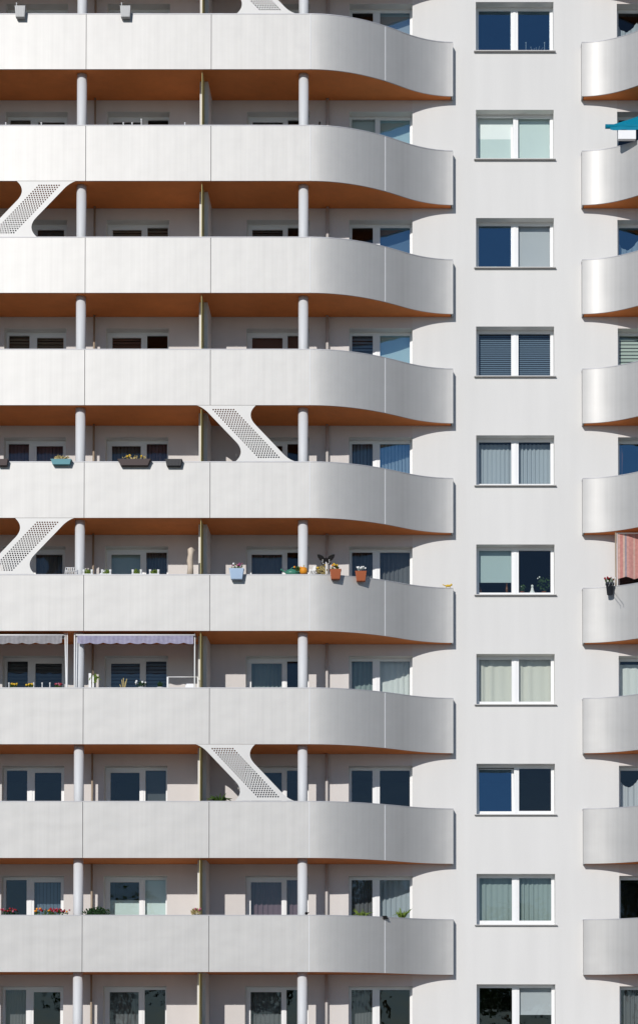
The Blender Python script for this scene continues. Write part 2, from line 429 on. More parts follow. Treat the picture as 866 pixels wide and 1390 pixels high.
# windows -------------------------------------------------------------------
def curtain(x0, x1, z0, z1, y, matn, parent, folds=9., amp=.03, name='curtain', wavy=0.):
    m = mb(matn); n = int(max(8, folds*8)); vs = []; fs = []
    ph = random.uniform(0, 6); fr = folds*2*PI/(x1-x0)
    for i in range(n+1):
        x = x0+(x1-x0)*i/n; u = x-x0
        yy = y+amp*math.sin(fr*u+ph+.8*math.sin(3*u+ph))*(.6+.4*math.sin(5.3*u+ph))
        dz = wavy*abs(math.sin(PI*(u)/(x1-x0)*1.6))
        for z in (z0, z1-dz): vs.append((x+.25*amp*math.sin(2*fr*u), yy, z))
    for i in range(n): fs.append((2*i, 2*i+2, 2*i+3, 2*i+1))
    m.add(vs, fs, True); return m.build(name, parent, recalc=False)
def roller(x0, x1, z0, z1, y, matn, parent, name='roller_blind'):
    m = mb(matn).box(x0, x1, y, y+.004, z0, z1); m.box(x0, x1, y-.008, y+.012, z0-.02, z0); m.tube([(x0, y+.02, z1), (x1, y+.02, z1)], .022, 8)
    return m.build(name, parent)
def slats(x0, x1, z0, z1, y, matn, parent, pitch=.05, tilt=.6, name='slatted_blind'):
    m = mb(matn); z = z0
    while z < z1:
        h = pitch*.55
        m.add([(x0, y-.012*tilt, z-h*.5), (x1, y-.012*tilt, z-h*.5), (x1, y+.02, z+h), (x0, y+.02, z+h)], [(0,1,2,3)]); z += pitch
    return m.build(name, parent, recalc=False)
def vert(x0, x1, z0, z1, y, matn, parent, pitch=.09):
    m = mb(matn); x = x0
    while x < x1-.02:
        m.add([(x, y, z0), (min(x+pitch*.85, x1), y+.03, z0), (min(x+pitch*.85, x1), y+.03, z1), (x, y, z1)], [(0,1,2,3)]); x += pitch
    return m.build('vertical_blind', parent, recalc=False)

def window(k, r, specL=None, specR=None, door=0, tilted=()):
    x0, x1, m0, m1 = WX[k]; t = T(r)
    z0, z1 = (t-.13, t+1.17) if k == 'M' else (t-1.0, t+1.12)
    Y = REV-.03
    fb = .085 if k == 'M' else .07
    m = mb('upvc'); fw = .055
    m.box(x0+.001, x0+fw, Y, Y+.07, z0+.001, z1-.001); m.box(x1-fw, x1-.001, Y, Y+.07, z0+.001, z1-.001)
    m.box(x0+fw, x1-fw, Y, Y+.07, z1-fw, z1-.001); m.box(x0+fw, x1-fw, Y, Y+.07, z0+.001, z0+fb)
    mc = (m0+m1)/2; mh = (m1-m0)/2
    m.box(mc-.035, mc+.035, Y-.004, Y+.07, z0+fb, z1-fw)
    panes = []
    for side, (a, b) in enumerate(((x0+fw, mc-.035), (mc+.035, x1-fw))):
        s = mh-.035 if k in 'ABDEFZ' or True else .05
        so = .045 if k == 'M' else .03
        if door == side+1: so = .085
        ml, mr_ = (so, s) if side == 0 else (s, so)
        ss = max(s, .02)
        top = .045 if door != side+1 else .10
        za, zb = z0+fb, z1-fw
        if side == 0: xa, xb = a+so-.02, b-ss
        else: xa, xb = a+ss, b-so+.02
        v0 = len(m.v)
        m.box(a, xa, Y+.008, Y+.06, za, zb); m.box(xb, b, Y+.008, Y+.06, za, zb)
        m.box(xa, xb, Y+.008, Y+.06, zb-top+.02, zb); m.box(xa, xb, Y+.008, Y+.06, za, za+.05)
        if side in tilted:
            for i in range(v0, len(m.v)): q = m.v[i]; m.v[i] = (q[0], q[1]+.03+.11*(q[2]-za)/(zb-za), q[2]-.006)
        panes.append((xa, xb, za+.05, zb-top+.02))
    o = m.build('window', B)
    for i, (a, b, c, d) in enumerate(panes):
        e0, e1 = (.03, .14) if i in tilted else (0, 0)
        mb('sky_tint_glass' if (k, r, i) in BLUE else 'glass').add([(a, Y+.04+e0, c), (b, Y+.04+e0, c), (b, Y+.04+e1, d), (a, Y+.04+e1, d)], [(0,1,2,3)]).build('pane', o, recalc=False)
    if k == 'M':
        sm = mb('sill_metal').box(x0-.05, x1+.05, -.085, Y-.001, z0-.012, z0+.006)
        sm.build('sill', o)
        sm = None
    for side, sp in ((0, specL), (1, specR)):
        if not sp: continue
        a, b, c, d = panes[side]; a -= .06; b += .06
        if side == 0 and specR: b = max(b, mc-.01)
        kind, matn = sp[0], sp[1]; lo = sp[2] if len(sp) > 2 else 0.; hi = sp[3] if len(sp) > 3 else 1.
        zc, zd = c-.05+(d-c+.1)*lo, c-.05+(d-c+.1)*hi
        if kind == 'cur': curtain(a, b, zc, zd, Y+.20, matn, o, folds=sp[4] if len(sp) > 4 else 8, amp=.028)
        if kind == 'wav': curtain(a, b, zc, zd, Y+.20, matn, o, folds=6, amp=.025, wavy=.25)
        if kind == 'rol': roller(a, b, zc, zd, Y+.13, matn, o)
        if kind == 'sla': slats(a, b, zc, zd, Y+.12, matn, o)
        if kind == 'shu': slats(a, b, zc, zd, Y+.10, matn, o, pitch=.09, tilt=.2, name='slatted_blind')
        if kind == 'ver': vert(a, b, zc, zd, Y+.16, matn, o)
    return o
wc = lambda c, f=8: ('cur', c, 0, 1, f)
M_ = {-1: (None, None), 0: (None, None), 1: (('rol','blind_mint'), ('rol','blind_mint')), 2: (None, ('rol','blind_grey')),
      3: (('sla','blind_blue'), ('sla','blind_blue')), 4: (('cur','curtain_bluegrey',0,.95,9), ('cur','curtain_bluegrey',0,.95,9)),
      5: (('rol','blind_teal',.3,1), None), 6: (('cur','curtain_cream',0,1,4), ('cur','curtain_cream',0,1,4)), 7: (None, None),
      8: (wc('curtain_green', 7), wc('curtain_green', 8)), 9: (None, ('rol','blind_grey',.4,1))}
A_ = {3: (('shu','blind_brown'), ('shu','blind_brown')), 4: (('ver','curtain_purple'), ('ver','curtain_purple')), 5: (None, wc('curtain_dark')),
      6: (('shu','blind_charcoal'), ('shu','blind_charcoal')), 7: (None, None), 8: (None, ('ver','blind_blue')), 1: (('rol','blind_brown'), None), 2: (None, ('rol','blind_charcoal',.6,1)), 0: (None, ('rol','blind_brown'))}
B_ = {0: (None, None), 1: (('rol','blind_charcoal'), None), 2: (('shu','blind_brown'), ('shu','blind_brown')), 3: (('shu','blind_redbrown'), None), 4: (('ver','curtain_dark'), ('ver','curtain_purple')),
      5: (('rol','blind_teal'), wc('curtain_dark')), 6: (('shu','blind_blue'), ('shu','blind_blue')), 7: (None, ('rol','blind_charcoal',.4,1)), 8: (('rol','blind_mint',0,.74), ('rol','blind_mint'))}
C_ = {2: (('shu','blind_charcoal'), None), 3: (('rol','blind_redbrown'), ('rol','blind_redbrown')), 4: (None, None), 5: (wc('curtain_dark'), None), 6: (wc('curtain_green'), None), 7: (None, None), 8: (wc('curtain_purple', 7), wc('curtain_purple', 5))}
D_ = {0: (None, ('rol','blind_grey')), 1: (('rol','blind_teal'), ('rol','blind_mint')), 2: (None, ('rol','blind_blue')), 3: (('shu','blind_blue'), ('rol','blind_mint')), 4: (('ver','blind_blue'), ('ver','curtain_bluegrey')),
      5: (wc('curtain_dark'), wc('curtain_dark')), 6: (wc('curtain_green', 5), wc('curtain_white', 6)), 7: (None, None), 8: (('cur','curtain_dark',0,1,6), ('cur','curtain_bluegrey',0,1,7))}
E_ = {0: (('wav','curtain_bluegrey',0,.9), None), 1: (None, None), 2: (('wav','curtain_bluegrey',0,.85), ('wav','curtain_bluegrey',0,.85)), 3: (('shu','blind_green'), ('shu','blind_green')), 4: (None, None), 5: (None, None),
      6: (('cur','curtain_white',0,.95,5), ('cur','curtain_white',0,.95,5)), 7: (('wav','blind_grey',0,.9), ('wav','blind_grey',0,.9)), 8: (None, None)}
for r in ROWS:
    if r < 0: continue
    for k, tab, door in (('M', M_, 0), ('A', A_, 2), ('B', B_, 1), ('C', C_, 1), ('D', D_, 0), ('E', E_, 0), ('F', B_, 1), ('Z', A_, 1)):
        L, R = tab.get(r, (wc('curtain_dark'), None)); window(k, r, L, R, door, (0,) if (k == 'M' and r in (1, 7)) or (k == 'D' and r == 1) else ())

# ------------------------------------------------------------------ things on the balconies
def thing(name, label, cat, group, loc, parts):
    e = empty(name, label, cat, group, loc)
    for pn, m in parts:
        o = m.build(pn, None, recalc=(pn not in ('foliage', 'blossoms'))); child(o, e)
    return e
def flowers(c, rx, ry, rz, n=26, leafm='leaf', bloom=None, nb=9, size=.04):
    ps = [('foliage', mb(leafm).leaves(c, rx, ry, rz, n, size, 1.0))]
    if bloom:
        m = MB()
        for i in range(nb):
            m.use(bloom[i % len(bloom)]); m.ball((c[0]+random.uniform(-rx, rx), c[1]+random.uniform(-ry, ry)*.8-.02, c[2]+rz*random.uniform(.3, 1.1)), random.uniform(.018, .03), n=5)
        ps.append(('blossoms', m))
    return ps
def rbox(matn, cx, yf, zt, w, h, d, taper=.82, ribs=0, rim=True, dark='soil'):
    """planter trough: tapered box with rim, front face at yf"""
    m = mb(matn); yc = yf+d/2
    def ring(s, z): return [(cx-w/2*s, yc-d/2*s, z), (cx+w/2*s, yc-d/2*s, z), (cx+w/2*s, yc+d/2*s, z), (cx-w/2*s, yc+d/2*s, z)]
    vs = ring(taper, zt-h)+ring(1, zt-.015)+ring(1.05, zt-.015)+ring(1.05, zt)+ring(.92, zt)+ring(.9, zt-.03)
    fs = [(3,2,1,0)]
    for l in range(5):
        for k in range(4): fs.append((4*l+k, 4*l+(k+1)%4, 4*l+4+(k+1)%4, 4*l+4+k))
    m.add(vs, fs)
    for i in range(ribs):
        x = cx-w*taper/2+w*taper*(i+.5)/ribs
        m.add([(x-.006, yf+.0-.006, zt-.03), (x+.006, yf-.006, zt-.03), (cx+(x-cx)*.9+.006, yf+d*(1-taper)/2-.008, zt-h+.01), (cx+(x-cx)*.9-.006, yf+d*(1-taper)/2-.008, zt-h+.01)], [(0,1,2,3)])
    m.use(dark); m.add(ring(.9, zt-.03), [(0,1,2,3)])
    return m
def pot(matn, c, rt, rb, h, n=18):
    m = mb(matn); m.lathe(c, [(.001, 0), (rb, 0), (rt*.95, h*.82), (rt*1.08, h*.82), (rt*1.08, h), (rt*.92, h), (rt*.88, h-.03)], n)
    m.use('soil'); m.lathe(c, [(rt*.88, h-.03), (.001, h-.02)], n); return m
def hooks(cx, w, z, yc):
    m = mb('white_metal')
    for s in (-.35, .35): m.tube([(cx+w*s, yc+.01, z-.10), (cx+w*s, yc+.01, z+.012), (cx+w*s, YF+.10, z+.012), (cx+w*s, YF+.10, z-.06)], .006, 6)
    return m
G1 = 'planter boxes hung on the balcony parapets'
# row 0: two small pale ribbed planters
for px, lab in ((28.5, 'small pale grey ribbed planter hung on the top parapet near the left edge'), (171, 'small pale grey ribbed planter hung on the top parapet right of the round column')):
    p = at(px, 9, -1.68); z = T(0)+.11
    thing('planter_box', lab, 'planter', G1, (p.x, -1.7, z-.27), [('trough', rbox('box_grey', p.x, -1.76, z, .25, .27, .14, .86, 5)), ('bracket', hooks(p.x, .25, z-.1, -1.66)),
          ('stem', mb('white_metal').tube([(p.x-.09, -1.68, z-.02), (p.x-.10, -1.68, z+.09)], .008, 6).ball((p.x-.10, -1.68, z+.1), .018, n=5))])
# row 4
def hang(px0, px1, pz, matn, r, lab, h=.2, ribs=0, plants=None):
    a, b = at(px0, pz, -1.72).x, at(px1, pz, -1.72).x; cx, w = (a+b)/2, b-a; z = T(r)+.015
    ps = [('trough', rbox(matn, cx, -1.75, z, w, h*.8, .14, .86, ribs)), ('bracket', hooks(cx, w, z-.05, -1.63))]
    if plants: ps += plants((cx, -1.69, z+.04), w)
    return thing('planter_box', lab, 'planter', G1, (cx, -1.7, z-h), ps)
hang(-3, 11, 628, 'box_brown', 4, 'dark brown planter cut off by the left edge of the photo', .19)
hang(70, 97, 628, 'box_teal', 4, 'teal planter trough with wilted plants hung on the silver parapet', .16, 0, lambda c, w: flowers(c, w*.4, .05, .06, 40, 'straw', None, size=.05))
hang(161, 204, 628, 'box_brown', 4, 'long dark brown planter trough with dry yellow stalks', .19, 0, lambda c, w: flowers(c, w*.42, .05, .07, 34, 'straw', ['bloom_yellow'], 4, size=.05))
e = hang(225, 247, 628, 'box_black', 4, 'short black openwork planter hung right of the long brown one', .2, 4)
# row 5: window box shaped pots
def hangpot(px, y, r, matn, lab, w, h, blooms, leafm='leaf', n=30, ribs=9):
    X = at(px, y, -1.6).x; yc = ycurve(X) if X < X1C else ycurve(XM2-X)
    yf = yc-.20; z = T(r)+.10
    ps = [('tub', rbox(matn, X, yf, z, w, h, .17, .78, ribs)), ('bracket', hooks(X, w*.8, z-.10, yc-.03) )]
    ps += flowers((X, yf+.08, z+.05), w*.42, .07, .07, n, leafm, blooms, 10)
    return thing('flower_pot', lab, 'flower pot', 'flower pots hung on the fifth balcony', (X, yf+.08, z-h), ps)
hangpot(322, 770, 5, 'pot_blue', 'pale blue tub with pink flowers hung on the parapet', .35, .26, ['bloom_purple', 'bloom_pink', 'bloom_white'])
hangpot(455.5, 770, 5, 'terracotta', 'orange terracotta tub with yellow flowers below the black butterfly', .27, .24, ['bloom_yellow', 'bloom_orange'])
hangpot(489.5, 775, 5, 'terracotta', 'orange terracotta tub with a grey plant on the curved parapet', .27, .24, ['bloom_white'], 'curtain_green', 20)
p = at(827, 800, -.42); z = T(5)-.08; Xp = at(827, 790, -.5).x
yc = ycurve(XM2-Xp)
thing('flower_pot', 'charcoal round pot with red and white flowers beside the red striped awning', 'flower pot', None, (Xp, yc-.17, z-.2),
      [('tub', pot('pot_charcoal', (Xp, yc-.17, z-.17), .105, .075, .30)), ('bracket', hooks(Xp, .12, z+.02, yc-.04))] + flowers((Xp-.01, yc-.17, z+.19), .12, .09, .07, 60, 'leaf', ['bloom_red', 'bloom_white', 'bloom_red'], 16))
# plants in glasses
for px, lab in ((120, 'low green plant in a white pot just right of the column'), (145, 'low green plant in a white pot left of the balcony door'), (186.5, 'low green plant in a white pot in front of the door pane'), (210, 'low green plant in a white pot under the narrow window pane')):
    p = at(px, 776, -1.53); z = T(5)+.002
    m = mb('white_plastic')
    for s in (-.10, .10): m.lathe((p.x+s, -1.55, z), [(.001, 0), (.028, 0), (.03, .10), (.035, .12), (.001, .12)], 10)
    thing('potted_plant', lab, 'plant', 'small green plants on the fifth parapet', (p.x, -1.55, z), [('pot', m), ('saucer', mb('white_plastic').box(p.x-.13, p.x+.13, -1.59, -1.51, z, z+.014)), *flowers((p.x, -1.55, z+.06), .11, .05, .065, 80, 'leaf_light', None, 0, .035)])
# white drying rack
a, b = at(90, 776, -1.5).x, at(103.5, 776, -1.5).x; z = T(5)
m = mb('white_metal')
for zz in (.10, .19): m.tube([(a, -1.5, z+zz), (b, -1.5, z+zz)], .007, 6)
for i in range(6): x = a+(b-a)*i/5; m.tube([(x, -1.5, z+.19), (x-.03, -1.5, z+.02)], .008, 6)
m.tube([(a, -1.49, z+.002), (a, -1.49, z+.2)], .008, 6).tube([(b, -1.49, z+.002), (b, -1.49, z+.2)], .008, 6)
tag(m.build('drying_rack'), 'small white wire rack left of the round column', 'rack')
# white folding chair back
a = at(128, 778, -1.2); m = mb('white_plastic')
zf = T(5)-1.1
X = a.x
for s in (0, .36): 
    m.tube([(X+.02, -1.25+s, zf+.002), (X+.22, -.85+s, zf+.85)], .014, 8); m.tube([(X+.35, -1.25+s, zf+.002), (X+.02, -1.0+s, zf+.55)], .014, 8)
seat = mb('white_plastic').box(X-.0, X+.36, -1.22, -.86, zf+.44, zf+.465)
back = mb('white_plastic')
for q in range(4): back.add([(X+.0+q*.0, -1.38, zf+1.05+q*.06), (X+.28, -1.38, zf+1.16+q*.05), (X+.28, -1.36, zf+1.20+q*.05), (X+.0, -1.36, zf+1.09+q*.06)], [(0,1,2,3)])
ch = empty('folding_chair', 'white folding chair leaning behind the parapet right of the column', 'chair', None, (X, -1.1, zf))
child(m.build('legs'), ch); child(seat.build('seat'), ch)
child(mb('white_plastic').prism([(X+.02, zf+1.08), (X+.30, zf+1.30), (X+.30, zf+1.24), (X+.06, zf+1.05)], 'y', -1.30, -1.27).tube([(X+.04, -1.28, zf+.44), (X+.04, -1.28, zf+1.08)], .014, 8).tube([(X+.28, -1.28, zf+.44), (X+.28, -1.28, zf+1.28)], .014, 8).build('backrest'), ch)
# driftwood
p = at(259, 778, -1.5); z = T(5)
m = mb('wood_weathered'); m.tube([(p.x-.01, -1.5, z+.002), (p.x+.0, -1.5, z+.2), (p.x-.02, -1.5, z+.36), (p.x+.0, -1.5, z+.5), (p.x+.01, -1.5, z+.64), (p.x+.0, -1.5, z+.68)], .05, 10, radii=[.085, .07, .075, .065, .085, .04])
m.tube([(p.x+.04, -1.5, z+.60), (p.x+.11, -1.5, z+.62)], .02, 6, radii=[.03, .01])
tag(m.build('driftwood'), 'pale weathered driftwood post standing by the partition', 'driftwood')
# watering can
p = at(396, 776, -1.5); z = T(5)
thing('watering_can', 'dark green watering can beside the round column', 'watering can', None, (p.x, -1.5, z),
      [('body', mb('can_green').lathe((p.x, -1.5, z+.002), [(.001, 0), (.13, 0), (.14, .06), (.12, .12), (.03, .15), (.001, .15)], 16, 1.1, .6)),
       ('spout', mb('can_green').tube([(p.x-.10, -1.5, z+.03), (p.x-.24, -1.5, z+.13)], .018, 8).ball((p.x-.25, -1.5, z+.135), .03, n=6)),
       ('handle', mb('can_green').tube([(p.x-.04, -1.5, z+.14), (p.x+.03, -1.5, z+.20), (p.x+.12, -1.5, z+.16), (p.x+.13, -1.5, z+.05)], .012, 8))])
p = at(404, 776, -1.54)
thing('potted_plant', 'small spiky green plant between the watering can and the pumpkin', 'plant', None, (p.x, -1.54, T(5)), [('pot', pot('can_green', (p.x, -1.54, T(5)+.002), .05, .04, .07)), *flowers((p.x, -1.54, T(5)+.12), .08, .04, .09, 46, 'leaf', ['bloom_orange'], 2)])
# pumpkin
p = at(412, 775, -1.55); m = mb('pumpkin'); z = T(5)
for k in range(9): 
    t = 2*PI*k/9; m.ball((p.x+.042*math.cos(t), -1.55+.042*math.sin(t), z+.095), .055, 1, 1, 1.6, 8)
thing('pumpkin', 'orange pumpkin ornament in front of the round column', 'pumpkin', None, (p.x, -1.55, z), [('fruit', m), ('stalk', mb('straw').tube([(p.x, -1.55, z+.16), (p.x+.01, -1.55, z+.24)], .014, 6))])
# zebra ornament + olive plant
p = at(425.5, 775, -1.52); 
m = mb('figure_white').prism([(p.x-.10, z+.002), (p.x+.05, z+.002), (p.x+.06, z+.20), (p.x+.01, z+.22), (p.x-.03, z+.12), (p.x-.11, z+.14)], 'y', -1.56, -1.50)
m2 = mb('zebra_dark')
for i in range(4): m2.prism([(p.x-.085+i*.035, z+.005), (p.x-.07+i*.035, z+.005), (p.x-.05+i*.035, z+.10), (p.x-.065+i*.035, z+.10)], 'y', -1.563, -1.5605)
thing('garden_ornament', 'black and white striped ornament between the pumpkin and the olive plant', 'ornament', None, (p.x, -1.53, z), [('body', m), ('stripes', m2)])
p = at(436, 774, -1.50)
thing('potted_plant', 'bushy olive coloured plant under the left wing of the butterfly', 'plant', None, (p.x, -1.45, z-.1), [('pot', pot('terracotta', (p.x, -1.42, z-.14), .09, .07, .14)), *flowers((p.x, -1.45, z+.10), .15, .09, .15, 120, 'straw', ['bloom_yellow'], 4, .045), ('stems', mb('leaf_dark').tube([(p.x, -1.42, z-.02), (p.x+.03, -1.44, z+.2)], .008, 5))])
# butterfly
p = at(442.5, 760, -1.5); bx, bz = p.x, p.z
def wing(s, pts): return [(bx+s*x*.75, bz+zz*.8) for x, zz in pts]
bf = empty('butterfly_ornament', 'black metal butterfly with white spots on a stake above the parapet', 'ornament', None, (bx, -1.5, T(5)))
for s in (-1, 1):
    o = mb('black_iron').prism(wing(s, [(.0, .02), (.05, .06), (.12, .13), (.22, .17), (.29, .17), (.27, .08), (.20, -.01), (.15, -.03), (.16, -.09), (.12, -.16), (.06, -.14), (.0, -.05)]), 'y', -1.508, -1.500).build('wing'); child(o, bf)
    sp = mb('figure_white')
    for (x, zz) in ((.08, -.01), (.085, -.055), (.065, -.095)): sp.ball((bx+s*x, -1.511, bz+zz), .014, n=5)
    q = sp.build('wing_spots'); q.parent = o
child(mb('black_iron').ball((bx, -1.505, bz), .02, 1, 1, 3.5, 8).build('body'), bf)
child(mb('white_metal').tube([(bx, -1.505, T(5)-.2), (bx, -1.505, bz-.05)], .012, 8).build('stake'), bf)
# yellow ornament on the parapet end
p = at(608, 793, -.27)
m = mb('bloom_yellow'); zz = T(5)+.002; X = p.x
m.ball((X, -.28, zz+.04), .035, 2.2, .8, .9, 8).ball((X+.08, -.28, zz+.065), .028, n=7).tube([(X-.07, -.28, zz+.04), (X-.14, -.28, zz+.07)], .012, 6)
for q in (-.05, .05): m.tube([(X+q, -.28, zz+.03), (X+q, -.28, zz)], .01, 6)
tag(m.build('animal_figurine'), 'small yellow figurine on the right end of the curved parapet', 'figurine')

# row 6: awnings -----------------------------------------------------------
def awning(px0, px1, r, matn, lab, poles):
    a, b = at(px0, 866, -1.5).x, at(px1, 866, -1.5).x; t = T(r)
    e = empty('awning', lab, 'awning', 'awnings on the sixth balcony', ((a+b)/2, -1.2, t+1.4))
    n = 60; vs = []; fs = []
    for i in range(n+1):      # roof cloth, slightly sagging
        x = a+(b-a)*i/n
        for yy, zz in ((-.95, t+1.385), (-1.25, t+1.355), (-1.50, t+1.30)): vs.append((x, yy, zz+.006*math.sin(x*9)))
    for i in range(n):
        for k in range(2): fs.append((3*i+k, 3*i+3+k, 3*i+4+k, 3*i+1+k))
    child(mb(matn).add(vs, fs, True).build('canopy', recalc=False), e)
    vs = []; fs = []; n = 120
    for i in range(n+1):
        x = a+.02+(b-a-.04)*i/n; sc = abs(math.sin(PI*(x-a)/.33))
        yy = -1.515+.012*math.sin(x*11)
        vs += [(x, -1.515, t+1.30), (x, yy, t+1.20), (x, yy-.006, t+1.125-.035*sc)]
    for i in range(n):
        for k in range(2): fs.append((3*i+k, 3*i+3+k, 3*i+4+k, 3*i+1+k))
    child(mb(matn).add(vs, fs, True).build('valance', recalc=False), e)
    child(mb('white_metal').tube([(a-.02, -1.50, t+1.315), (b+.02, -1.50, t+1.315)], .02, 10).build('front_bar'), e)
    child(mb('white_metal').tube([(a, -.95, t+1.37), (b, -.95, t+1.37)], .03, 10).build('roller_tube'), e)
    for px, lean in poles:
        x = at(px, 900, -1.46).x
        child(mb('white_metal').tube([(x+lean, -1.44, t-1.09), (x, -1.44, t+1.38)], .016, 8).build('pole'), e)
    return e
awning(-60, 86, 6, 'awning_grey', 'grey scalloped awning reaching past the left edge of the photo', [(88.5, .06), (91.5, 0)])
awning(104.5, 264, 6, 'awning_lavender', 'lavender scalloped awning right of the round column', [(101.5, 0), (105, -.03), (264.5, 0)])
z = T(6)
def stake(px, r, hgt, matn='white_metal', lab=None, grp='thin white stakes on the parapets', cat='stake'):
    p = at(px, 900, -1.53); zz = T(r)
    m = mb(matn).tube([(p.x, -1.53, zz-.1), (p.x, -1.53, zz+hgt-.03)], .011, 6).lathe((p.x, -1.53, zz+hgt-.03), [(.012, 0), (.02, .01), (.02, .03), (.001, .035)], 8)
    o = m.build('garden_stake'); tag(o, lab, cat, grp); return o
for px, lab in ((13, 'white stake left of the first yellow flowers'), (46.5, 'white stake right of the second yellow flowers'), (58, 'white stake alone between the yellow and the pink flowers'), (68.5, 'white stake just left of the pink flowers')):
    stake(px, 6, .13, lab=lab)
for px, bl, lab in ((19.5, ['bloom_yellow'], 'yellow flowers nearest the left edge under the grey awning'), (41.5, ['bloom_yellow'], 'second clump of yellow flowers under the grey awning'), (80, ['bloom_pink', 'bloom_red'], 'pink flowers under the grey awning')):
    p = at(px, 929, -1.53)
    thing('potted_flowers', lab, 'flowers', 'small flowers on the sixth parapet', (p.x, -1.53, z), [('pot', pot('box_brown', (p.x, -1.50, z-.13), .08, .06, .14)), *flowers((p.x, -1.53, z+.05), .09, .06, .05, 44, 'leaf', bl, 12, .03)])
p = at(168, 926, -1.53); m = mb('straw')
for dx, h in ((-.09, .09), (-.04, .21), (.0, .25), (.05, .16), (.08, .23)): m.tube([(p.x+dx*.3, -1.5, z-.05), (p.x+dx, -1.52, z+h)], .011, 6)
tag(m.build('dry_stalks'), 'bundle of pale dry stalks below the lavender awning', 'stalks')
for px, bl, lab in ((192, ['bloom_white'], 'white flowering plant below the lavender awning'), (217.5, None, 'thin leafy plant below the lavender awning')):
    p = at(px, 926, -1.53)
    thing('potted_plant', lab, 'plant', None, (p.x, -1.53, z), [('pot', pot('box_grey', (p.x, -1.50, z-.10), .08, .06, .12)), *flowers((p.x, -1.53, z+.08), .13 if bl else .06, .06, .08, 60, 'leaf_dark', bl, 12, .035)])
# towel rail plus white chair in row 6
p0, p1 = at(228, 919, -1.1), at(271, 919, -1.1)
tag(mb('white_metal').tube([(p0.x, -1.1, p0.z), (p1.x, -1.1, p1.z)], .012, 8).box(p0.x-.02, p0.x+.02, -1.12, -1.08, z-1.1, p0.z).box(p1.x-.05, p1.x-.02, -1.12, -1.08, z-1.1, p1.z).build('towel_rail'), 'thin white rail standing behind the white chair', 'rail')
p = at(258, 930, -1.3); X = p.x; zf = z-1.1
ch = empty('garden_chair', 'white plastic chair at the right end of the lavender awning', 'chair', None, (X, -1.25, zf))
child(mb('white_plastic').prism([(X-.12, zf+.45), (X+.12, zf+.45), (X+.10, zf+1.24), (X-.07, zf+1.24), (X-.10, zf+1.2)], 'y', -1.36, -1.33).build('backrest'), ch)
child(mb('white_plastic').box(X-.2, X+.2, -1.33, -.95, zf+.42, zf+.45).build('seat'), ch)
for sx in (-.17, .17):
    for yy in (-1.3, -.98): child(mb('white_plastic').tube([(X+sx, yy, zf+.002), (X+sx*.9, yy, zf+.42)], .016, 8).build('leg'), ch)
# metal plant spiral + small whirligig in row 6
p = at(127, 918, -1.45); m = mb('white_metal'); m.box(p.x-.11, p.x-.05, -1.46, -1.44, z-.1, z+.38); m.box(p.x-.02, p.x+.02, -1.46, -1.44, z-.1, z+.33)
m.use('leaf_light').leaves((p.x+.06, -1.45, z+.25), .14, .03, .1, 26, .05)
tag(m.build('garden_windmill'), 'white slatted garden windmill with green blades right of the column', 'windmill')

# row 7 -------------------------------------------------------------------
p = at(298, 1078, -1.2); z = T(7); m = mb('leaf')
for k in range(14):
    t = 2*PI*k/14; L = random.uniform(.24, .36)
    q = [(p.x, -1.2, z-.12), (p.x+L*.5*math.cos(t), -1.2+L*.5*math.sin(t), z+.12), (p.x+L*math.cos(t), -1.2+L*math.sin(t), z+.08+random.uniform(-.05, .15))]
    m.tube(q, .02, 5, radii=[.012, .028, .004])
thing('potted_palm', 'green palm plant behind the parapet beside the perforated brace', 'plant', None, (p.x, -1.2, z-1.1), [('pot', pot('terracotta', (p.x, -1.2, z-1.098), .2, .15, .36)), ('foliage', m), ('trunk', mb('straw').tube([(p.x, -1.2, z-.76), (p.x, -1.2, z-.1)], .03, 8))])
# row 8 -------------------------------------------------------------------
z = T(8)
def run(px0, px1, n, leafm, bl, nb, lab, h=.10, size=.04):
    a, b = at(px0, 1236, -1.5).x, at(px1, 1236, -1.5).x
    return thing('flower_box', lab, 'flower box', 'flower boxes behind the lowest parapet', ((a+b)/2, -1.5, z-.16), [('trough', rbox('terracotta', (a+b)/2, -1.555, z-.005, b-a, .16, .12)), *flowers(((a+b)/2, -1.5, z+h*.5), (b-a)/2, .06, h, n, leafm, bl, nb, size)])
run(2, 26, 70, 'leaf_dark', ['bloom_red', 'bloom_pink', 'bloom_red'], 16, 'red flowers in a box nearest the left edge')
run(48, 95, 170, 'leaf', ['bloom_red', 'bloom_orange', 'bloom_pink', 'bloom_red'], 40, 'long box of red and orange flowers left of the column')
run(113, 150, 330, 'leaf_dark', None, 0, 'low dark green hedge plant right of the column', .13, .045)
p = at(266, 1236, -1.5)
thing('potted_plant', 'round olive green bush at the partition', 'plant', None, (p.x, -1.5, z-.1), [('pot', pot('terracotta', (p.x, -1.45, z-.14), .1, .08, .14)), *flowers((p.x, -1.5, z+.07), .13, .08, .10, 150, 'straw', ['bloom_pink'], 6, .035)])
for px, py, lm, lab in ((491, 1234, 'leaf_light', 'light green plant in the balcony opening left of the mullion'), (545, 1236, 'leaf_light', 'spiky green plant at the right side of the balcony opening')):
    p = at(px, py, -.55); zz = T(8); m = mb(lm)
    for k in range(22):
        t = random.uniform(0, 2*PI); L = random.uniform(.15, .30)
        m.tube([(p.x, -.55, zz-.1), (p.x+L*.5*math.cos(t), -.55+L*.3*math.sin(t), zz+.12), (p.x+L*math.cos(t), -.55+L*.5*math.sin(t), zz+random.uniform(.05, .26))], .01, 4, radii=[.008, .018, .003])
    thing('potted_plant', lab, 'plant', None, (p.x, -.55, zz-.35), [('pot', pot('terracotta', (p.x, -.55, zz-.35), .12, .09, .22)), ('foliage', m)])
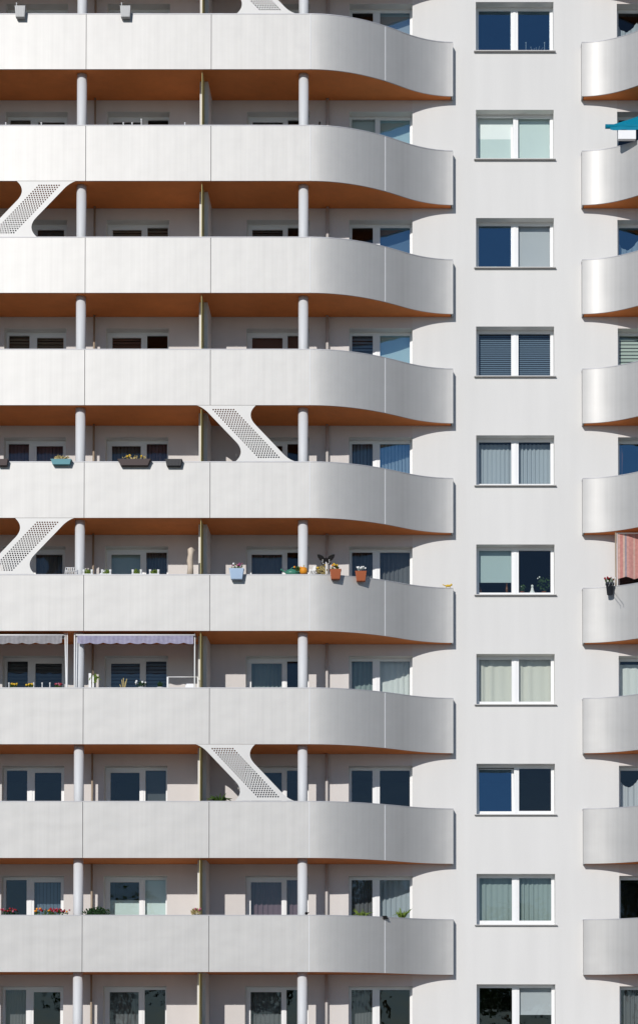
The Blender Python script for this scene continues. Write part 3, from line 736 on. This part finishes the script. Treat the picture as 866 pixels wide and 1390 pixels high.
p = at(523, 1246, ycurve(at(523, 1246, -.9).x)-.03); m = mb('black_iron')
m.box(p.x-.06, p.x+.05, p.y-.05, p.y-.003, p.z-.03, p.z+.04).box(p.x-.07, p.x+.03, p.y-.045, p.y+.10, p.z+.032, p.z+.05).tube([(p.x+.02, p.y-.06, p.z-.03), (p.x+.07, p.y-.06, p.z-.01)], .015, 6)
tag(m.build('clamp'), 'black clamp on the rim of the lowest curved parapet', 'clamp')
p = at(416, 1239, -1.55); tag(mb('black_iron').ball((p.x, -1.54, z+.04), .035, 1.2, 1, 1.1, 7).tube([(p.x+.03, -1.54, z+.05), (p.x+.06, -1.54, z+.07)], .012, 6).build('bird_figurine'), 'tiny black bird figure on the lowest parapet at the column foot', 'figurine')
# row 1: little knobs, closed parasol
for px, lab in ((4.5, 'tiny white stake at the left edge on the second parapet'), (53, 'tiny white stake between the left edge and the first column'), (165, 'tiny white stake first right of the column'), (177, 'tiny white stake second right of the column'), (249, 'tiny white stake left of the partition')):
    p = at(px, 165, -1.53); stake(px, 1, .09, lab=lab, grp='tiny stakes on the second parapet')
stake(189.5, 1, .18, lab='taller white stake with a round head on the second parapet', grp='tiny stakes on the second parapet')
p = at(433, 160, -1.2); zf = T(1)-1.1
thing('closed_parasol', 'dark closed parasol leaning behind the second parapet', 'parasol', None, (p.x, -1.1, zf), [('pole', mb('black_iron').tube([(p.x-.04, -1.1, zf+.002), (p.x-.005, -1.1, zf+1.0)], .014, 8)), ('folded_cloth', mb('black_iron').tube([(p.x-.012, -1.1, zf+.5), (p.x+.0, -1.1, zf+1.1), (p.x+.012, -1.1, zf+1.42)], .03, 10, radii=[.045, .04, .022]))])
# right side: teal awning and white box ------------------------------------
L0 = at(821, 172, -.85)
e = empty('awning', 'bright teal awning folded out at the right edge of the photo', 'awning', None, (L0.x+1, -.4, L0.z))
zb = L0.z
aw = [Vector((L0.x, -.85, zb)), Vector((8.0, -.85, zb)), Vector((8.0, -.12, zb+.98)), Vector((6.6, -.12, zb+.98))]
n = 14; vs = []; fs = []
for j in range(7):
    for i in range(n+1):
        s = j/6; a = aw[0].lerp(aw[3], s); b = aw[1].lerp(aw[2], s); q = a.lerp(b, i/n); q.z += -.03*math.sin(PI*s)+.008*math.sin(i*1.7); vs.append(q)
for j in range(6):
    for i in range(n): fs.append((j*(n+1)+i, j*(n+1)+i+1, (j+1)*(n+1)+i+1, (j+1)*(n+1)+i))
child(mb('awning_teal').add(vs, fs, True).build('canopy', recalc=False), e)
child(mb('awning_teal').tube([(L0.x, -.86, zb), (8.0, -.86, zb)], .055, 12).build('front_roll'), e)
m = mb('awning_teal'); vs = []; fs = []
for i in range(41):
    x = L0.x+.12+(7.9-L0.x-.12)*i/40; vs += [(x, -.905, zb+.02), (x, -.91+.01*math.sin(x*13), zb-.10-.02*abs(math.sin(x*9)))]
for i in range(40): fs.append((2*i, 2*i+2, 2*i+3, 2*i+1))
child(m.add(vs, fs, True).build('valance', recalc=False), e)
child(mb('white_metal').tube([(6.5, -.84, zb), (6.9, -.45, zb+.2), (6.6, -.1, zb+.6)], .016, 8).build('arm'), e)
a, b = at(838.5, 182, -.94), at(862.5, 182, -.94)
child(mb('white_plastic').box(a.x, b.x, -.94, -.82, a.z-.12, a.z+.10).build('casing'), e)
# red striped drop awning
p0 = at(837.5, 760, -.33); t = T(5); x0 = p0.x; x1 = 7.2; zb = at(845, 783, -.33).z
e = empty('awning', 'red and pink striped awning hanging at the right edge of the photo', 'awning', None, ((x0+x1)/2, -.33, t))
vs = []; fs = []; n = 70
for i in range(n+1):
    x = x0+(x1-x0)*i/n; w = .015*math.sin(x*8)+.008*math.sin(x*23)
    zz = zb-.06*(abs(((x-x0)/.42) % 1-.5)*2)
    vs += [(x, -.33+w*.3, t+1.37), (x, -.33+w, (t+1.37+zb)/2), (x, -.34+w*1.5, zz)]
for i in range(n):
    for k in range(2): fs.append((3*i+k, 3*i+3+k, 3*i+4+k, 3*i+1+k))
child(mb('awning_red').add(vs, fs, True).build('cloth', recalc=False), e)
child(mb('pipe_brown').tube([(x0-.045, -.36, t-1.098), (x0-.045, -.36, t+1.38)], .022, 8).build('pole'), e)
child(mb('white_metal').tube([(x0-.01, -.36, t-1.098), (x0-.01, -.36, t+1.38)], .008, 8).build('pole'), e)
child(mb('white_metal').tube([(x0, -.33, t+1.372), (x1, -.33, t+1.372)], .02, 8).build('roller_tube'), e)
# orange tipped lamp in the window, row 4 right
p = at(843, 615, .55); m = mb('copper').tube([(p.x, .55, p.z-1.0), (p.x, .55, p.z+.0), (p.x, .55, p.z+.18)], .03, 8, radii=[.02, .035, .015])
tag(m.build('floor_lamp'), 'slim copper coloured lamp behind the right edge window', 'lamp')
# things on the centre window ledges ---------------------------------------
YW = REV+.12
p = at(672, 362, YW); z = T(2)-.01
tag(mb('mint_cloth').ball((p.x-.08, YW, z+.04), .07, 1.6, .7, .8, 8).ball((p.x+.12, YW, z+.035), .065, 1.6, .7, .7, 8).ball((p.x, YW, z+.06), .05, 1.5, .7, .8, 8).build('cloth_bundle'), 'mint green cloth bundle behind the window glass', 'cloth')
z = T(5)-.02
for px, h, lab in ((651.5, .20, 'brown bottle at the left side of the window ledge'), (687.5, .30, 'tall brown bottle beside the window mullion')):
    p = at(px, 800, YW); tag(mb('bottle_brown').lathe((p.x, YW, z), [(.001, 0), (.03, 0), (.03, h*.6), (.011, h*.78), (.011, h), (.001, h)], 12).build('bottle'), lab, 'bottle', 'bottles on the window ledge')
p = at(722, 796, YW)
thing('porcelain_figurine', 'white seated figurine behind the glass between two plants', 'figurine', None, (p.x, YW, z), [('body', mb('figure_white').lathe((p.x, YW, z), [(.001, 0), (.09, 0), (.08, .05), (.04, .12), (.03, .19), (.001, .2)], 12)), ('head', mb('figure_white').ball((p.x, YW, z+.23), .035, n=8))])
for px, w, h, lab in ((708, .09, .09, 'low green plant just right of the window mullion'), (738, .17, .22, 'tall bushy plant at the right side of the window ledge')):
    p = at(px, 795, YW+.05); thing('potted_plant', lab, 'plant', None, (p.x, YW+.05, z), [('pot', pot('terracotta', (p.x, YW+.05, z), .06, .045, .09)), *flowers((p.x, YW+.05, z+.1+h), w, .08, h, 70, 'leaf', ['bloom_white'], 2)])
p = at(726, 60, YW); z = T(0)-.02
m = mb('white_metal')
for dx in (-.24, .24): m.tube([(p.x+dx, YW, z), (p.x+dx, YW, z+.33)], .006, 6).ball((p.x+dx, YW, z+.35), .016, n=6)
for i in range(9): m.tube([(p.x-.18+i*.045, YW, z), (p.x-.16+i*.04+.03*math.sin(i*2.1), YW, z+.14), (p.x-.18+i*.045+.02, YW, z+.10+.16*abs(math.sin(i*1.3)))], .004, 5)
tag(m.build('wire_ornament'), 'fine white wire ornament between two rods behind the top window glass', 'ornament')

# ------------------------------------------------------------------ trees across the open ground, mirrored in the lower panes
def tree(x, y, H, W_, lab):
    e = empty('broadleaf_tree', lab, 'tree', 'trees across the open ground', (x, y, 0))
    tr = MB().use('straw'); tr.tube([(x, y, -.1), (x+.1, y, H*.3), (x-.1, y+.1, H*.6), (x, y, H*.9)], .3, 9, radii=[.34, .26, .17, .04])
    cr = mb('leaf'); 
    for k in range(26):
        a = random.uniform(0, 2*PI); q = random.uniform(.25, .95); h = H*(.30+.65*q); rr = W_*math.sin(PI*min(1, q*.85+.12))*random.uniform(.4, .85)
        c = (x+rr*math.cos(a), y+rr*math.sin(a), h)
        tr.tube([(x, y, h*.75), ((x+c[0])/2, (y+c[1])/2, h*.92), c], .05, 5, radii=[.10, .06, .02])
        cr.use(random.choice(['leaf', 'leaf_dark', 'leaf', 'leaf_light'])).leaves(c, W_*.34, W_*.34, W_*.26, 110, .30)
    child(tr.build('trunk'), e); child(cr.build('crown', recalc=False), e)
for x, y, H, W_, lab in ((-24, -112, 17, 5.5, 'leftmost broad tree across the open ground'), (-14, -104, 14, 4.5, 'smaller tree second from the left across the open ground'), (-3, -110, 19, 6, 'tallest tree opposite the balconies'),
                         (8, -106, 16, 5, 'round tree opposite the window column'), (18, -112, 21, 6, 'tall tree at the right across the open ground'), (28, -105, 15, 5, 'rightmost tree across the open ground')):
    tree(x, y, H, W_, lab)
